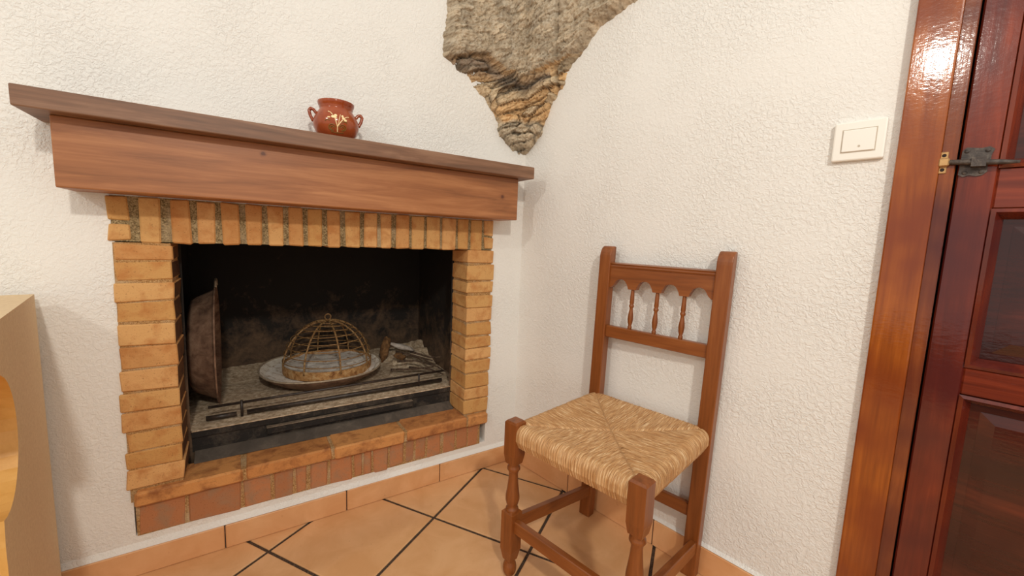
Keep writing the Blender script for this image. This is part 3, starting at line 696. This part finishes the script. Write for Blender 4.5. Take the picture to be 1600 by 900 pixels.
for k in range(3): mould(rails[k][1], rails[k + 1][0])
# iron bolt
pl_ = [(1.1440, 1.056), (1.150, 1.051), (1.158, 1.054), (1.166, 1.051), (1.174, 1.053), (1.179, 1.060), (1.178, 1.071), (1.181, 1.082), (1.181, 1.096), (1.184, 1.108), (1.178, 1.114), (1.168, 1.112), (1.158, 1.114), (1.150, 1.116), (1.145, 1.108)]
pl_ = [(x, 1.046 + (z - 1.051) * 0.80) for x, z in pl_]
bp = mesh_obj('bolt_plate', *prism(pl_, DF - 0.003, DF), M['iron'], door)
mesh_obj('bolt_rod', *tube([(1.118, DF - 0.010, 1.0735), (1.160, DF - 0.011, 1.070), (1.190, DF - 0.012, 1.067), (1.214, DF - 0.013, 1.065)], 0.0045, 10, False, [0.0046, 0.0050, 0.0046, 0.0026]), M['iron'], bp, smooth=True)
mesh_obj('bolt_staple', *prism([(1.158, 1.062), (1.176, 1.061), (1.176, 1.077), (1.158, 1.079)], DF - 0.0175, DF - 0.002), M['iron'], bp)
for x, z in ((1.151, 1.091), (1.176, 1.090), (1.152, 1.053), (1.172, 1.053)):
    mesh_obj('rivet', *capped(lathe([(0.0036, 0), (0.0030, 0.0012), (0.0015, 0.002)], 10), 10, 3), M['iron'], bp).matrix_local = Matrix.Translation((x, DF - 0.003, z)) @ Matrix.Rotation(PI / 2, 4, 'X')

# ------------------------------------------------------------------ beige unit with curved front at the far left
UP = PL(1.295, 0.0, 0.026)
prof_u = [(0.0, 0.0), (0.438, 0.0), (0.436, 0.30), (0.434, 0.415), (0.428, 0.446)]
for k in range(0, 19):
    t = -1.25 - (PI * 1.12) * k / 18; prof_u.append((0.392 + 0.111 * math.cos(t), 0.556 + 0.108 * math.sin(t)))
prof_u += [(0.47, 0.671), (0.53, 0.680), (0.545, 0.70), (0.545, 0.742), (0.0, 0.742)]
# face lies in the plane parallel to the right wall; local x = along xR (out from wall), local y = yR
un = thing('wooden_side_unit', 'beige unit with a curved golden front edge against the wall at far left', 'cabinet', UP, AR)
TH = 0.34
V, Fc = prism(prof_u, -TH, 0.0)
mesh_obj('unit_body', V, Fc, M['unit_side_shade'], un)
n = len(prof_u)
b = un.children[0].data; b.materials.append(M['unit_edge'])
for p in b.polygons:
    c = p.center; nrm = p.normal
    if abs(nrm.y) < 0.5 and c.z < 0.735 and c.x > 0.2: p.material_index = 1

# ------------------------------------------------------------------ the chair
TH_C = 0.0466
fr = Matrix.Rotation(TH_C, 3, 'Z') @ (-yR)
ch = thing('rush_chair', 'brown wooden chair with woven rush seat and spindle back against the wall', 'chair', Vector((0.4131, 1.1665, 0)) + fr * 0.012 + Vector((math.cos(AR), math.sin(AR), 0)) * 0.003, AR + TH_C)
WB, WF, DD, HF, HB = 0.1703, 0.1763, 0.3678, 0.436, 0.893
CX, CY, CZ = M['chair_x'], M['chair_y'], M['chair_z']
# back posts, front top edge rounded
for s in (-1, 1):
    prof_p = [(-0.0155, 0.0), (-0.0155, HB - 0.034)] + [(-0.0155 + 0.022 * (1 - math.cos(t)), HB - 0.034 + 0.034 * math.sin(t)) for t in [PI / 2 * k / 7 for k in range(1, 8)]] + [(0.0155, HB - 0.001), (0.0155, 0.0)]
    V, Fc = prism(prof_p, -0.0190, 0.0190, 'x')
    o = mesh_obj('back_post', V, Fc, CZ, ch, (s * WB, 0, 0)); bv = o.modifiers.new('bevel', 'BEVEL'); bv.width = 0.0025; bv.segments = 2; bv.limit_method = 'ANGLE'
# front legs: square top, turned vase, square block, turned foot
def sq(z0, z1, h, c=0.003): return bevel_box(-h, h, -h, h, z0, z1, c)
def chamfer_block(z0, z1, h, zc0, zc1, r):
    rings = [(r, z0), (h, zc0), (h, zc1), (r, z1)]; V, Fc = [], []
    for q, z in rings: V += [(-q, -q, z), (q, -q, z), (q, q, z), (-q, q, z)]
    for i in range(3):
        for k in range(4): Fc.append([i * 4 + k, i * 4 + (k + 1) % 4, (i + 1) * 4 + (k + 1) % 4, (i + 1) * 4 + k])
    Fc.append([3, 2, 1, 0]); Fc.append([12, 13, 14, 15]); return V, Fc
turn = [(0.009, 0.326), (0.014, 0.326), (0.0155, 0.320), (0.013, 0.315), (0.017, 0.310), (0.0175, 0.304), (0.0135, 0.298), (0.012, 0.290), (0.013, 0.272), (0.0155, 0.250), (0.0185, 0.228), (0.0185, 0.218), (0.015, 0.205), (0.0125, 0.198), (0.0165, 0.195), (0.0175, 0.190), (0.0165, 0.184), (0.009, 0.184)]
foot = [(0.008, 0.060), (0.0125, 0.046), (0.012, 0.042), (0.0165, 0.034), (0.0185, 0.024), (0.0175, 0.012), (0.013, 0.003), (0.009, 0.0)]
for s in (-1, 1):
    parts = [chamfer_block(0.320, HF + 0.001, 0.0195, 0.345, HF - 0.004, 0.0155), capped(lathe(turn, 20), 20, len(turn)), chamfer_block(0.046, 0.190, 0.0195, 0.078, 0.184, 0.0135), capped(lathe(foot, 20), 20, len(foot))]
    V, Fc = join(parts); o = mesh_obj('front_leg', V, Fc, CZ, ch, (s * WF, -DD, 0))
    for p in o.data.polygons:
        if len(p.vertices) == 4 and abs(p.center.x) < 0.0186 and abs(p.center.y) < 0.0186 and p.area < 1.5e-4: p.use_smooth = True
# scalloped upper rail with a moulded top edge
xa, xb = -WB + 0.018, WB - 0.018; rw = (xb - xa) / 4
poly = [(xa, 0.768)]
for k in range(4):
    x0 = xa + rw * k; cxk = x0 + rw / 2
    poly += [(x0 + 0.006 if k == 0 else x0 + rw * 0.16, 0.768), (x0 + rw * 0.20, 0.777)]
    poly += [(cxk - rw * 0.27 * math.cos(t), 0.777 + 0.019 * math.sin(t)) for t in [PI * q / 8 for q in range(1, 8)]]
    poly += [(x0 + rw * 0.80, 0.777), (x0 + rw * 0.84 if k < 3 else xb - 0.006, 0.768)]
poly += [(xb, 0.768), (xb, 0.832), (xa, 0.832)]
tr_ = mesh_obj('top_rail', *prism(poly, -0.008, 0.010), CX, ch)
mesh_obj('rail_moulding', *prism([(-0.0095, 0.829), (-0.0115, 0.833), (-0.009, 0.837), (-0.0115, 0.841), (0.010, 0.844), (0.012, 0.832), (0.010, 0.829)], xa, xb, 'x'), CX, tr_)
box_obj('lower_rail', (xa, xb, -0.008, 0.010, 0.613, 0.649), CX, ch, b=0.002)
spin = [(0.005, 0.0), (0.0062, 0.002), (0.0062, 0.010), (0.0045, 0.013), (0.007, 0.022), (0.0082, 0.034), (0.0074, 0.046), (0.0052, 0.060), (0.0046, 0.066), (0.0072, 0.070), (0.0072, 0.074), (0.0052, 0.077), (0.0066, 0.082), (0.0060, 0.098), (0.0050, 0.118), (0.0046, 0.123)]
for k in (1, 2, 3):
    mesh_obj('spindle', *capped(lathe(spin, 16), 16, len(spin)), CZ, ch, (xa + rw * k, 0.0, 0.647), 0, True)
# the old back leans a little sideways
for o in list(ch.children) + list(tr_.children):
    for v in o.data.vertices:
        if o.name.startswith('spindle'): v.co.x += (v.co.z + 0.647 - 0.41) * 0.020
        else: v.co.x += (v.co.z - 0.41) * 0.020 if not o.name.startswith('front_leg') else 0.0
# stretchers
box_obj('front_stretcher', (-WF + 0.017, WF - 0.017, -DD - 0.009, -DD + 0.009, 0.132, 0.166), CX, ch, b=0.002)
box_obj('back_stretcher', (-WB + 0.017, WB - 0.017, -0.008, 0.008, 0.166, 0.202), CX, ch, b=0.002)
for s in (-1, 1):
    zf, zb, h = 0.146, 0.092, 0.018; y0, y1 = -DD + 0.017, -0.013; x0, x1 = s * WF, s * WB
    V = [(x0 - 0.009, y0, zf - h), (x0 + 0.009, y0, zf - h), (x0 + 0.009, y0, zf + h), (x0 - 0.009, y0, zf + h), (x1 - 0.009, y1, zb - h), (x1 + 0.009, y1, zb - h), (x1 + 0.009, y1, zb + h), (x1 - 0.009, y1, zb + h)]
    o = mesh_obj('side_stretcher', V, [[0, 1, 2, 3], [7, 6, 5, 4], [0, 4, 5, 1], [1, 5, 6, 2], [2, 6, 7, 3], [3, 7, 4, 0]], CY, ch)
    bv = o.modifiers.new('bevel', 'BEVEL'); bv.width = 0.002; bv.segments = 1
# rush seat: cords wrapped over four rails, meeting along the diagonals
def seat_mesh(N=230):
    mx = 1.34; V, cols, Fc, UVs = [], [], [], []
    rnd = np.random.RandomState(3); tone = rnd.rand(4, 400)
    RR = 0.021; HWF, HWB = WF + 0.010, WB + 0.014; yF, yB = -DD - 0.016, 0.006
    for j in range(N + 1):
        for i in range(N + 1):
            a = -mx + 2 * mx * i / N; b = -mx + 2 * mx * j / N
            mm = max(abs(a), abs(b)); side = abs(a) > abs(b)
            k = min(mm, 0.9) / 0.9; da, db = (a / mm, b / mm) if mm > 1e-9 else (0, 0)
            p_a, p_b = da * k, db * k
            yi0, yi1 = yF + RR, yB - RR; y = (yi0 + yi1) / 2 + p_b * (yi1 - yi0) / 2
            tt = (y - yi0) / (yi1 - yi0); hw = HWF - RR + (HWB - HWF) * tt; x = p_a * hw
            z = 0.427 - 0.011 * (1 - k * k) 
            th = max(0.0, min(1.0, (mm - 0.9) / 0.2)) * PI / 2
            out = RR * math.sin(th); z -= RR * (1 - math.cos(th))
            if mm > 1.1: z -= (mm - 1.1) * 0.145; out -= 0.35 * max(0, mm - 1.2) * 0.2
            cs = 0.5 if abs(abs(da) - abs(db)) < 0.02 else 1.0
            nx_, ny_ = (math.copysign(1, a), 0) if side else (0, math.copysign(1, b))
            x += nx_ * out; y += ny_ * out
            # cords: index runs along the rail, cord runs across it
            along = (y if side else x); sec = (0 if a < 0 else 1) if side else (2 if b < 0 else 3)
            acr = abs(x) if side else abs(y - (yF + yB) / 2)
            q = along / 0.0072 + 0.55 * nz(along * 1.0, acr * 0.35, sec * 3.0, 38) + 0.25 * nz(along, acr, sec * 5.0, 90)
            ci = int(math.floor(q)) + 100; fq = q - math.floor(q)
            rid = math.sin(PI * fq) ** 0.7
            h = 0.0026 * rid + 0.0012 * nz(along * 3, acr * 0.6, sec + 9, 60)
            seam = max(0.0, 1 - abs(abs(da) - abs(db)) * k / 0.05); h -= 0.0045 * seam * (1 if mm < 0.9 else 0.3)
            cz_, co = math.cos(th), math.sin(th)
            x += nx_ * h * co; y += ny_ * h * co; z += h * cz_
            V.append((x, y, z)); UVs.append((along + sec * 0.71, acr + (z - 0.42) * -0.8))
            tv = tone[sec][ci % 400]; ln = nz(along * 2.4, acr * 0.28, sec * 7.0, 110)
            f = 0.45 * tv + 0.28 + 0.55 * ln + 0.10 * (rid - 0.6)
            f = max(0.0, min(1.0, f))
            lo, mi, hi = Vector((0.34, 0.18, 0.065)), Vector((0.56, 0.345, 0.155)), Vector((0.76, 0.56, 0.32))
            c = lo.lerp(mi, f * 2) if f < 0.5 else mi.lerp(hi, f * 2 - 1)
            cols.append((c.x, c.y, c.z, 1))
    for j in range(N):
        for i in range(N): q = j * (N + 1) + i; Fc.append([q, q + 1, q + N + 2, q + N + 1])
    return V, Fc, cols, UVs
V, Fc, cols, UVs = seat_mesh()
seat = mesh_obj('rush_seat', V, Fc, M['rush'], ch, smooth=True); seat['label'] = 'woven straw-coloured rush seat'
ca = seat.data.color_attributes.new('Col', 'FLOAT_COLOR', 'POINT')
for i, c in enumerate(cols): ca.data[i].color = c
uvl = seat.data.uv_layers.new(name='UVMap')
for lp in seat.data.loops: uvl.data[lp.index].uv = UVs[lp.vertex_index]
# seat rails inside the rush, so that the seat is closed underneath
mesh_obj('seat_frame', *join([bevel_box(-WF, WF, -DD - 0.008, -DD + 0.016, 0.376, 0.398, 0.002), bevel_box(-WB, WB, -0.012, 0.006, 0.376, 0.398, 0.002), bevel_box(-WF - 0.004, -WF + 0.016, -DD, 0, 0.376, 0.398, 0.002), bevel_box(WF - 0.016, WF + 0.004, -DD, 0, 0.376, 0.398, 0.002), bevel_box(-WF + 0.01, WF - 0.01, -DD + 0.01, -0.01, 0.386, 0.396, 0)]), CX, ch)
